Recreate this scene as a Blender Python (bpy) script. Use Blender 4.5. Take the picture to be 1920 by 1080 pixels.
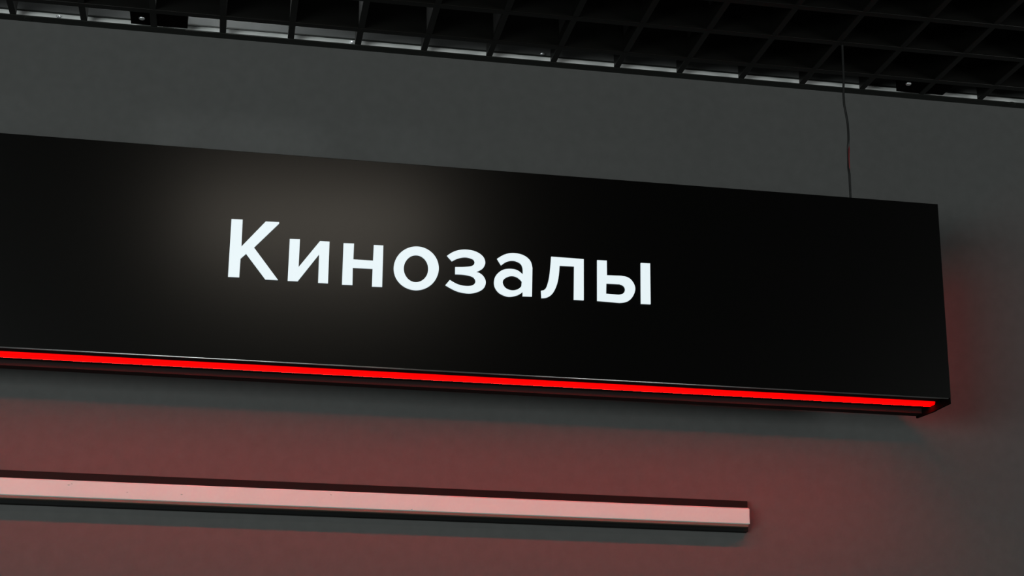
import bpy, bmesh, math, random
from mathutils import Vector, Matrix
for o in list(bpy.data.objects): bpy.data.objects.remove(o)
C = bpy.context.scene.collection
SC = bpy.context.scene
ZC = 2.70                     # height of the underside of the open-cell ceiling; wall plane is y = 0, room is y < 0

# ------------------------------------------------------------------ camera
cam_d = bpy.data.cameras.new('camera'); cam = bpy.data.objects.new('camera', cam_d); C.objects.link(cam)
cam_d.sensor_width = 36; cam_d.lens = 56.21; cam_d.clip_start = .01; cam_d.clip_end = 60
r = Vector((0.98383717, -0.17865097, 0.012176)); u = Vector((-0.06256633, -0.27925013, 0.95817786)); f = Vector((0.16777926, 0.9434528, 0.2859142))
cam.matrix_world = Matrix(((r.x, u.x, -f.x, -0.34083), (r.y, u.y, -f.y, -2.22468), (r.z, u.z, -f.z, ZC - 1.03372), (0, 0, 0, 1)))
SC.camera = cam

# ------------------------------------------------------------------ world, lights, exposure
SC.view_settings.view_transform = 'Standard'; SC.view_settings.look = 'None'
SC.view_settings.exposure = 0; SC.view_settings.gamma = 1; SC.view_settings.use_curve_mapping = False
w = bpy.data.worlds.new('foyer_gloom'); SC.world = w; w.use_nodes = True
w.node_tree.nodes['Background'].inputs[0].default_value = (.9, 1, .98, 1)
w.node_tree.nodes['Background'].inputs[1].default_value = .004
def area(name, loc, target, sx, sy, power, col):
    d = bpy.data.lights.new(name, 'AREA'); d.shape = 'RECTANGLE'; d.size = sx; d.size_y = sy; d.energy = power; d.color = col
    o = bpy.data.objects.new(name, d); C.objects.link(o); o.location = loc
    o.rotation_euler = (Vector(target) - Vector(loc)).to_track_quat('-Z', 'Y').to_euler()
    return o
# brightly lit foyer to the left and below, its spill reaches the wall
area('foyer_light', (-2.6, -3.4, 1.65), (-.1, 0, 2.2), 2.2, .9, 64, (.93, 1, .97))
area('foyer_light_right', (3.5, -2.9, 2.0), (.6, 0, 2.25), 1.2, .9, 36, (.97, 1, .97))
# warm lamp panel on the ceiling in front of the sign
area('ceiling_lamp', (-.21, -1.20, ZC - .012), (-.25, -.55, ZC - .6), .45, .12, .9, (1, .9, .76))
# service lamp above the open-cell ceiling
area('plenum_lamp', (-.38, -.040, ZC + .20), (-.38, -.02, ZC), .06, .02, 1.5, (.95, 1, 1))
area('plenum_fill', (-.45, -.30, ZC + .33), (-.45, 0, ZC + .03), 1.7, .06, .12, (.95, 1, .97))  # soft fill added to brighten the wall inside the ceiling slot

# ------------------------------------------------------------------ materials
def mat(name, col, rough=.6, metal=0, emit=None, es=1, noise=0, nscale=40, bump=0, spec=.5):
    m = bpy.data.materials.new(name); m.use_nodes = True; n = m.node_tree.nodes; l = m.node_tree.links
    b = n['Principled BSDF']; b.inputs['Roughness'].default_value = rough; b.inputs['Metallic'].default_value = metal
    b.inputs['Base Color'].default_value = (*col, 1); b.inputs['Specular IOR Level'].default_value = spec
    if emit: b.inputs['Emission Color'].default_value = (*emit, 1); b.inputs['Emission Strength'].default_value = es
    if noise or bump:
        tc = n.new('ShaderNodeTexCoord'); t = n.new('ShaderNodeTexNoise'); t.inputs['Scale'].default_value = nscale; t.inputs['Detail'].default_value = 5
        l.new(tc.outputs['Object'], t.inputs['Vector'])
        if noise:
            cr = n.new('ShaderNodeValToRGB'); cr.color_ramp.elements[0].position = .3; cr.color_ramp.elements[1].position = .7
            cr.color_ramp.elements[0].color = (*[c * (1 - noise) for c in col], 1); cr.color_ramp.elements[1].color = (*[c * (1 + noise) for c in col], 1)
            l.new(t.outputs['Fac'], cr.inputs[0]); l.new(cr.outputs[0], b.inputs['Base Color'])
        if bump:
            bp = n.new('ShaderNodeBump'); bp.inputs['Strength'].default_value = bump; bp.inputs['Distance'].default_value = .001
            l.new(t.outputs['Fac'], bp.inputs['Height']); l.new(bp.outputs[0], b.inputs['Normal'])
    return m
M_wall = mat('grey_wall_paint', (.095, .098, .098), .8, noise=.05, nscale=60, bump=.15, spec=.2)
M_black = mat('black_ceiling_slab', (.004, .004, .004), .9, spec=.1)
M_grid = mat('black_grid_enamel', (.0035, .0035, .003), .4, spec=.25)
M_trim = mat('black_trim_enamel', (.012, .014, .012), .5, spec=.3)
M_trimback = mat('white_trim_back', (.78, .80, .80), .45)
M_face = mat('black_satin_sign_face', (.0009, .0009, .0008), .27, noise=.1, nscale=8, spec=.5)
M_body = mat('black_sign_casing', (.0035, .003, .003), .9, spec=0)
M_rearglow = mat('added_red_glow', (.2, .0, .0), .5, emit=(1, .0, .004), es=150, spec=.1)  # emission for the added red glow behind the sign
M_chan = mat('dark_led_channel', (.03, .022, .022), 1, spec=0)
M_letter = mat('white_lit_letter', (.5, .5, .5), .4, emit=(.78, .90, .95), es=.77)
M_led = mat('red_led_diffuser', (.2, .0, .0), .6, emit=(1, .0, .0), es=50, spec=.1)
M_plate = mat('black_backplate', (.0045, .0055, .0055), .6, spec=.15)
M_diff = mat('white_diffuser', (.48, .80, .79), .22, noise=.02, nscale=20, bump=.05)
M_lip = mat('grey_profile_lip', (.13, .115, .095), .4)
M_screw = mat('zinc_screw', (.9, .92, .95), .5, metal=1)
M_alu = mat('dull_aluminium', (.55, .55, .55), .32, metal=1)
M_lededge = mat('red_led_diffuser_edge', (.2, .0, .0), .6, emit=(1, .0, .0), es=1.0, spec=.1)
M_cable = mat('black_cable', (.012, .013, .013), .4)
M_red = mat('red_wire', (.16, .012, .016), .4)
M_floor = mat('grey_floor_tile', (.22, .22, .21), .35, noise=.1, nscale=3)

# ------------------------------------------------------------------ helpers
def put(name, bm, mats, parent=None):
    bmesh.ops.recalc_face_normals(bm, faces=bm.faces)
    me = bpy.data.meshes.new(name); bm.to_mesh(me); bm.free()
    for m in (mats if isinstance(mats, list) else [mats]): me.materials.append(m)
    o = bpy.data.objects.new(name, me); C.objects.link(o)
    if parent: o.parent = parent; o.matrix_parent_inverse = parent.matrix_world.inverted()
    return o
def box(bm, a, b, bev=0):
    x0, y0, z0 = a; x1, y1, z1 = b
    v = [bm.verts.new(p) for p in ((x0,y0,z0),(x1,y0,z0),(x1,y1,z0),(x0,y1,z0),(x0,y0,z1),(x1,y0,z1),(x1,y1,z1),(x0,y1,z1))]
    fs = [bm.faces.new([v[i] for i in q]) for q in ((0,3,2,1),(4,5,6,7),(0,1,5,4),(1,2,6,5),(2,3,7,6),(3,0,4,7))]
    if bev:
        es = {e for f_ in fs for e in f_.edges}
        bmesh.ops.bevel(bm, geom=list(es), offset=bev, segments=2, affect='EDGES', profile=.5)
    return bm
def prism(bm, prof, x0, x1, bev=0):
    """closed (y, z) profile extruded along x"""
    a = [bm.verts.new((x0, y, z)) for y, z in prof]; b = [bm.verts.new((x1, y, z)) for y, z in prof]
    n = len(prof); fs = [bm.faces.new(a), bm.faces.new(b[::-1])]
    for i in range(n): fs.append(bm.faces.new((a[i], a[(i+1) % n], b[(i+1) % n], b[i])))
    if bev:
        es = {e for f_ in fs for e in f_.edges}
        bmesh.ops.bevel(bm, geom=list(es), offset=bev, segments=2, affect='EDGES', profile=.5)
    return bm
def tube(bm, pts, rad, n=10):
    rings = []
    for i, p in enumerate(pts):
        d = (Vector(pts[min(i+1, len(pts)-1)]) - Vector(pts[max(i-1, 0)])).normalized()
        s = d.orthogonal().normalized() if abs(d.z) < .5 else (Vector((1,0,0)) - d * d.x).normalized()
        t = d.cross(s)
        rings.append([bm.verts.new(Vector(p) + (s * math.cos(2*math.pi*k/n) + t * math.sin(2*math.pi*k/n)) * rad) for k in range(n)])
    for a, b in zip(rings, rings[1:]):
        for k in range(n): bm.faces.new((a[k], a[(k+1) % n], b[(k+1) % n], b[k]))
    bm.faces.new(rings[0][::-1]); bm.faces.new(rings[-1])
    for f_ in bm.faces: f_.smooth = True
    return bm
def ball(bm, c, rad, squash=1):
    ret = bmesh.ops.create_uvsphere(bm, u_segments=16, v_segments=10, radius=rad, matrix=Matrix.Translation(c) @ Matrix.Diagonal((1, 1, squash, 1)))
    for f_ in {f_ for v in ret['verts'] for f_ in v.link_faces}: f_.smooth = True
    return bm
def thing(name, label, cat, loc, group=None):
    o = bpy.data.objects.new(name, None); C.objects.link(o); o.location = loc; o['label'] = label; o['category'] = cat
    if group: o['group'] = group
    bpy.context.view_layer.update(); return o
def struct(o): o['kind'] = 'structure'; return o
N = lambda: bmesh.new()

# ------------------------------------------------------------------ room shell
struct(put('wall_back', box(N(), (-4, 0, 0), (4, .12, ZC + .62)), M_wall))
struct(put('floor', box(N(), (-4, -6, -.1), (4, .12, 0)), M_floor))
struct(put('ceiling', box(N(), (-4, -6, ZC + .62), (4, .12, ZC + .74)), M_black))

# wall angle carrying the edge of the open-cell ceiling: black outside, white reverse
bm = N(); prism(bm, [(-.0005, .0), (-.0180, .0), (-.0180, .0015), (-.0035, .0015), (-.0035, .0145), (-.0055, .0145), (-.0055, .0165), (-.0005, .0165)], -2.2, 2.2)
for lx, lr in ((-.668, .010), (.868, .013)): ball(bm, (lx, -.0105, .0006), lr * .7, .32)      # small lumps where fixings press the angle down
tr = put('trim_1', bm, [M_trim, M_trimback]); tr.location.z = ZC; struct(tr)
for pgn in tr.data.polygons:
    c = pgn.center
    if abs(c.y + .0035) < .0003 and c.z > .002: pgn.material_index = 1

# ------------------------------------------------------------------ open-cell ceiling
X0 = .0115; A0 = .0699; W = .006; H = .052
def t_bar_x(y):
    bm = N(); box(bm, (-1.60, y - W, ZC), (1.75, y + W, ZC + H), .0008); return bm
def t_bar_y(x, ya, yb):
    bm = N(); box(bm, (x - W * .8, ya, ZC + .0006), (x + W * .8, yb, ZC + H - .0006), .0008); return bm
grid = thing('ceiling_grid', 'black open-cell ceiling of square metal grid bars above the lit sign', 'ceiling grid', (0, -1.0, ZC))
for j in range(22): put('grid_bar', t_bar_x(-A0 - .1 * j), M_grid, grid)
for i in range(-16, 18):
    x = X0 + .1 * i
    put('grid_bar', t_bar_y(x, -A0 - .1 * 21, -.0186), M_grid, grid)

# dark bracket boxes in the slot between grid and wall angle, each with bright screws
def bracket(x0, x1, screws, label):
    t = thing('ceiling_bracket', label, 'bracket', ((x0+x1)/2, -.045, ZC), 'brackets in the ceiling slot')
    bm = N(); prism(bm, [(-.0186, .0022), (-.0636, .0022), (-.0636, .030), (-.024, .034), (-.0186, .026)], x0, x1, .0006)
    put('housing', bm, M_body, t)
    for (sx, sy, rr) in screws: put('screw', ball(N(), (sx, sy, .0022 + ZC*0), rr, .6), M_screw, t)
    for ch in t.children: ch.location.z += ZC
    return t
bracket(-.5215, -.4400, [(-.5050, -.0405, .0045)], 'black bracket box with a bright screw in the ceiling slot, left of the two brackets')
bracket(.6690, .7480, [(.6760, -.0500, .0046), (.7110, -.051, .002)], 'black bracket box with a bright screw in the ceiling slot, right above the cable')
def loose_screw(x, y, z, rr, label):
    bm = N(); ball(bm, (0, 0, 0), rr, .7)
    tube(bm, [(0, 0, 0), (0, rr * 1.2, 0)], rr * .5)
    o = put('wall_screw', bm, M_screw); o.location = (x, y, z); o['label'] = label; o['category'] = 'screw'; return o
loose_screw(.0975, -.0030, ZC + .0195, .0036, 'small bright screw head against the wall in the ceiling slot, above the sign lettering')
loose_screw(-.1960, -.0060, ZC + .0095, .0028, 'small dull screw head right of the brightest part of the ceiling slot')
loose_screw(-.6270, -.0060, ZC + .0095, .0030, 'small bright screw head in the ceiling slot at its far left end')

# ------------------------------------------------------------------ hanging sign
SY = -.220; ZB = ZC - .5439; ZT = ZC - .2615; XL = -.90; XR = .6295; RY = -.112
sign = thing('hanging_sign', 'long black hanging cinema sign with white lit Cyrillic letters and a red light strip', 'sign', ((XL+XR)/2, (SY+RY)/2, ZT))
face = put('front_panel', box(N(), (XL, SY, ZB), (XR, SY + .003, ZT), .0005), M_face, sign)
# casing with a shallow channel on its underside and a lower rear lip
bm = N()
prism(bm, [(SY + .0032, ZT - .001), (SY + .0032, ZB + .001), (SY + .006, ZB + .001), (SY + .006, ZB + .0045), (RY - .020, ZB + .0045),
           (RY - .020, ZB - .0030), (RY, ZB - .0030), (RY, ZT - .001)], XL + .002, XR - .0034)
put('casing', bm, M_chan, sign)
bm = N(); prism(bm, [(SY + .0005, ZT - .0006), (SY + .0005, ZB - .0080), (SY + .045, ZB - .0075), (SY + .050, ZB - .0085), (RY + .0005, ZB - .0060), (RY + .0005, ZT - .0006)], XR - .0032, XR - .0002, .0004)
put('end_cap', bm, M_body, sign)
bm = N(); prism(bm, [(SY + .0425, ZB + .0044), (SY + .0428, ZB + .0020), (SY + .0455, ZB + .0010), (SY + .0605, ZB + .0010), (SY + .0630, ZB + .0020), (SY + .0635, ZB + .0044)], XL + .01, XR - .0036)
ls = put('light_strip', bm, [M_led, M_lededge], sign)
for pgn in ls.data.polygons:      # the diffuser is dimmer along its rolled edges
    if abs(pgn.normal.x) < .5 and (pgn.center.y < SY + .0454 or pgn.center.y > SY + .0606): pgn.material_index = 1
put('strip_rail', tube(N(), [(XL + .01, SY + .0645, ZB + .0022), (XR - .0075, SY + .0645, ZB + .0022)], .0009), M_alu, sign)
put('edge_strip', tube(N(), [(XL + .002, SY + .0012, ZB - .0004), (XR - .0035, SY + .0012, ZB - .0004)], .0011, 14), M_alu, sign)
# unseen red glow added behind the sign, between light shields, to tint the wall
put('rear_light_shield', box(N(), (-.10, RY + .0003, ZB + .034), (.6290, -.012, ZB + .037)), M_body, sign)  # unseen ledge added to keep the red glow off the wall below
put('rear_light_shield', box(N(), (-.10, RY + .0003, ZB + .200), (.6255, -.040, ZB + .203)), M_body, sign)  # unseen hood added to keep the red glow off the wall above
put('added_rear_glow', box(N(), (.480, RY + .0003, ZB + .070), (.505, RY + .006, ZB + .170), .001), M_rearglow, sign)  # added emitter, out of view, for the glow past the right end

# letters, millimetres on the sign face relative to the ceiling underside (x, z, smooth flag)
GLYPHS = [
    [[(-356.5,-357.4,0), (-342.1,-357.1,0), (-341.5,-393.9,0), (-312.4,-357.6,0), (-295,-357.1,0), (-294.9,-358.8,0), (-325.5,-394.1,0), (-292.4,-435.9,0), (-308.5,-436.1,0), (-335,-403.1,0), (-341.7,-410.2,0), (-341.8,-435.4,0), (-356.1,-435.6,0)]],
    [[(-280,-379.2,0), (-266.9,-378.7,0), (-266.7,-416.7,0), (-240.8,-379.4,0), (-228.3,-379.2,0), (-227.8,-436.1,0), (-240.5,-436.1,0), (-241,-397.4,0), (-266.9,-435.8,0), (-279.8,-436,0)]],
    [[(-209.9,-380.1,0), (-196.2,-379.6,0), (-196.2,-401.5,0), (-170.3,-401.4,0), (-170.1,-379.8,0), (-157.6,-379.6,0), (-157.2,-436.4,0), (-170.4,-436.6,0), (-170.4,-412.4,0), (-196.5,-412.8,0), (-196,-436.3,0), (-209.5,-436.5,0)]],
    [[(-83.2,-406,1), (-85.2,-417.6,1), (-91.4,-427.8,1), (-100.9,-434.9,1), (-112.2,-437.9,1), (-123.6,-436.3,1), (-133.4,-430.5,1), (-140.2,-421.3,1), (-142.8,-410,1), (-140.9,-398.4,1), (-134.8,-388.2,1), (-125.3,-381,1), (-114,-377.9,1), (-102.5,-379.4,1), (-92.6,-385.3,1), (-85.8,-394.6,1)], [(-97.2,-407.4,1), (-98.2,-414.7,1), (-101.6,-421,1), (-106.7,-425.3,1), (-112.8,-427.2,1), (-119.1,-426.2,1), (-124.4,-422.5,1), (-128.1,-416.7,1), (-129.6,-409.6,1), (-128.5,-402.4,1), (-125.2,-396.1,1), (-120.1,-391.6,1), (-113.9,-389.8,1), (-107.7,-390.8,1), (-102.3,-394.5,1), (-98.6,-400.3,1)]],
    [[(-72.6,-387.8,0), (-61.8,-380.6,1), (-48.7,-377.6,1), (-34.7,-379.2,1), (-24.7,-385.3,1), (-21.2,-393.6,1), (-23.6,-401,1), (-29.3,-405.6,1), (-35,-407.7,0), (-28.4,-409.1,1), (-22.9,-413.7,1), (-20.1,-420.8,1), (-22.3,-428.9,1), (-30.4,-434.9,1), (-42.6,-437.8,1), (-58.1,-435.9,1), (-73.8,-428.5,0), (-68.2,-421.1,0), (-56.7,-426.6,1), (-45.2,-428,1), (-37.1,-426.1,1), (-33.7,-420.8,1), (-37,-415.1,1), (-47.2,-412.6,1), (-61.1,-412.5,0), (-61.3,-402.8,0), (-47.4,-401.6,1), (-38.4,-399.4,1), (-35.4,-394.4,1), (-38.3,-390,1), (-47.7,-388.1,1), (-57.5,-390.3,1), (-65.9,-395,0)]],
    [[(-5.3,-387.4,0), (5,-380.7,1), (16.6,-377.9,1), (29.9,-379.9,1), (39.2,-386.6,1), (42.7,-397,0), (42.4,-436.7,0), (29.9,-437,0), (30,-431,0), (22.3,-436.3,1), (10.7,-438.9,1), (-0.8,-435.2,1), (-7.2,-427.9,1), (-8.8,-419.2,1), (-6.1,-410.2,1), (2,-402.8,1), (11.9,-400.3,1), (21.9,-401.5,1), (29.9,-407.2,0), (29.5,-397.9,1), (26.7,-392.1,1), (20.1,-388.9,1), (13.4,-388.7,1), (6.8,-391,1), (0.3,-396.1,0)], [(2.7,-420.1,1), (5.5,-414,1), (13.7,-410,1), (22,-411.2,1), (28.7,-416.7,0), (28.2,-423.2,0), (23,-428.1,1), (14.8,-430,1), (6.5,-427.1,1)]],
    [[(68.3,-379.4,0), (112.9,-379.8,0), (112.9,-437.3,0), (99.5,-437.3,0), (99.9,-390.7,0), (79.8,-391,0), (78.5,-406.6,1), (76,-418.7,1), (70.8,-430.1,1), (63.7,-436.2,1), (55.4,-437.9,0), (54.8,-427.9,0), (59.4,-426.2,1), (62.7,-420.9,1), (65.7,-409.1,1), (67.4,-393.6,1)]],
    [[(131.6,-379.9,0), (144.8,-379.7,0), (144.9,-400.4,0), (164.4,-399.8,0), (175.4,-402.2,1), (182.1,-409.7,1), (183.9,-418.5,1), (179.7,-429.1,1), (172.6,-435.3,1), (162.4,-437.7,0), (131.5,-436.9,0)], [(144,-411.8,0), (162.6,-411.5,0), (168.5,-414.3,1), (170,-419.7,1), (166.9,-424.7,1), (160.8,-426.7,0), (143.6,-426.4,0)], [(192.1,-379.8,0), (205.1,-379.6,0), (205.1,-437,0), (191.8,-437.2,0)]],
]
def smooth(c, seg=6):
    n = len(c); out = []
    for i in range(n):
        p1, p2 = c[i], c[(i+1) % n]
        out.append((p1[0], p1[1]))
        if not (p1[2] or p2[2]): continue
        p0, p3 = c[i-1], c[(i+2) % n]
        P1 = Vector(p1[:2]); P2 = Vector(p2[:2])
        T1 = (P2 - Vector(p0[:2])) * .5 if p1[2] else None
        T2 = (Vector(p3[:2]) - P1) * .5 if p2[2] else None
        if T1 is None: T1 = (P2 - P1) * 1.5 - T2 * .5
        if T2 is None: T2 = (P2 - P1) * 1.5 - T1 * .5
        for k in range(1, seg):
            t = k / seg
            q = P1 * (2*t**3 - 3*t**2 + 1) + T1 * (t**3 - 2*t**2 + t) + P2 * (3*t**2 - 2*t**3) + T2 * (t**3 - t**2)
            out.append((q.x, q.y))
    return out
for gl in GLYPHS:
    cu = bpy.data.curves.new('letter', 'CURVE'); cu.dimensions = '2D'; cu.fill_mode = 'BOTH'; cu.extrude = .0011; cu.bevel_depth = .0003; cu.bevel_resolution = 1; cu.offset = -.0003
    for c in gl:
        pts = smooth(c)
        sp = cu.splines.new('POLY'); sp.points.add(len(pts) - 1); sp.use_cyclic_u = True
        for k, (x, z) in enumerate(pts): sp.points[k].co = (x / 1000, z / 1000, 0, 1)
    tmp = bpy.data.objects.new('tmp', cu); C.objects.link(tmp); bpy.context.view_layer.update()
    me = bpy.data.meshes.new_from_object(tmp.evaluated_get(bpy.context.evaluated_depsgraph_get()))
    bpy.data.objects.remove(tmp)
    me.name = 'letter'; me.materials.clear(); me.materials.append(M_letter)
    me.transform(Matrix.Translation((0, SY - .0010, ZC)) @ Matrix.Rotation(math.pi / 2, 4, 'X'))
    o = bpy.data.objects.new('letter', me); C.objects.link(o); o.parent = sign; o.matrix_parent_inverse = sign.matrix_world.inverted()

# ------------------------------------------------------------------ twisted feed cable from the ceiling to the sign
pts = [(.5205, .04), (.5205, .0), (.5202, -.03), (.5200, -.0515), (.5184, -.0800), (.5186, -.0960), (.5209, -.1111), (.5226, -.125), (.5229, -.140), (.5222, -.165), (.5216, -.1824), (.5213, -.21), (.5212, -.2380), (.5212, -.2605)]
def path(red):
    res = []
    for (xa, za), (xb, zb) in zip(pts, pts[1:]):
        n = max(2, int(abs(zb - za) / .004))
        for k in range(n):
            q = k / n; z = za + (zb - za) * q; x = xa + (xb - xa) * q
            s = max(0, 1 - abs((z + .179) / .026) ** 2)             # where the red wire turns to the front
            a = (-math.pi / 2 + math.pi * s) if not red else (math.pi / 2 - math.pi * s)
            rad = .0008 + .0006 * s
            res.append((x + rad * math.cos(a) * .6 * (1 if red else -1), -.165 + rad * math.sin(a), z + ZC))
    res.append((pts[-1][0], -.165 + (-.0008 if not red else .0008), pts[-1][1] + ZC)); return res
cable = thing('power_cable', 'thin dark cable with a red wire hanging from the ceiling to the sign', 'cable', (.5212, -.165, ZC - .2615))
put('black_wire', tube(N(), [(x, y * 1, z) for x, y, z in path(False)], .0017), M_cable, cable)
rw = put('red_wire', tube(N(), path(True), .0009), M_red, cable); rw['label'] = 'red wire'
put('ferrule', tube(N(), [(.5196, -.167, ZC - .2612), (.5196, -.167, ZC - .250)], .0010), M_screw, cable)

# ------------------------------------------------------------------ wall light bar below the sign
BX0 = -1.1; BX1 = .4035
bar = thing('wall_light_bar', 'long white light bar on a black back plate fixed to the wall below the sign', 'light bar', ((BX0+BX1)/2, 0, ZC - .7075))
put('back_plate', box(N(), (BX0, -.012, ZC - .7075), (BX1, -.0002, ZC - .6627), .0006), M_plate, bar)
F = -.025
bm = N(); prism(bm, [(-.0122, ZC - .6755), (F + .002, ZC - .6748), (F, ZC - .6765), (F, ZC - .6972), (F + .0015, ZC - .6982), (-.0122, ZC - .6982)], BX0 + .004, BX1 - .003)
for sx, sz, sr in ((-.5490, -.6812, .0016), (-.5450, -.6795, .0012), (-.4720, -.6880, .0012), (-.4000, -.6880, .0016), (-.1985, -.6800, .0014), (-.0870, -.6955, .0014)):
    ball(bm, (sx, F - .0001, ZC + sz), sr, .6)                      # tiny bumps added on the white front to catch lamp glints
put('diffuser', bm, M_diff, bar)
put('lower_lip', prism(N(), [(-.0122, ZC - .6984), (F + .0008, ZC - .6984), (F + .0008, ZC - .7015), (F + .0016, ZC - .7022), (-.0122, ZC - .7022)], BX0 + .004, BX1 - .004), M_lip, bar)
bm = N()
pf = [(-.0126, ZC - .6758), (F + .002, ZC - .6752), (F + .0006, ZC - .6768), (F + .0014, ZC - .6865), (F + .0006, ZC - .6976), (-.0126, ZC - .6980)]
prism(bm, pf, BX1 - .0029, BX1 - .0016); ec = put('diffuser_end', bm, M_diff, bar)
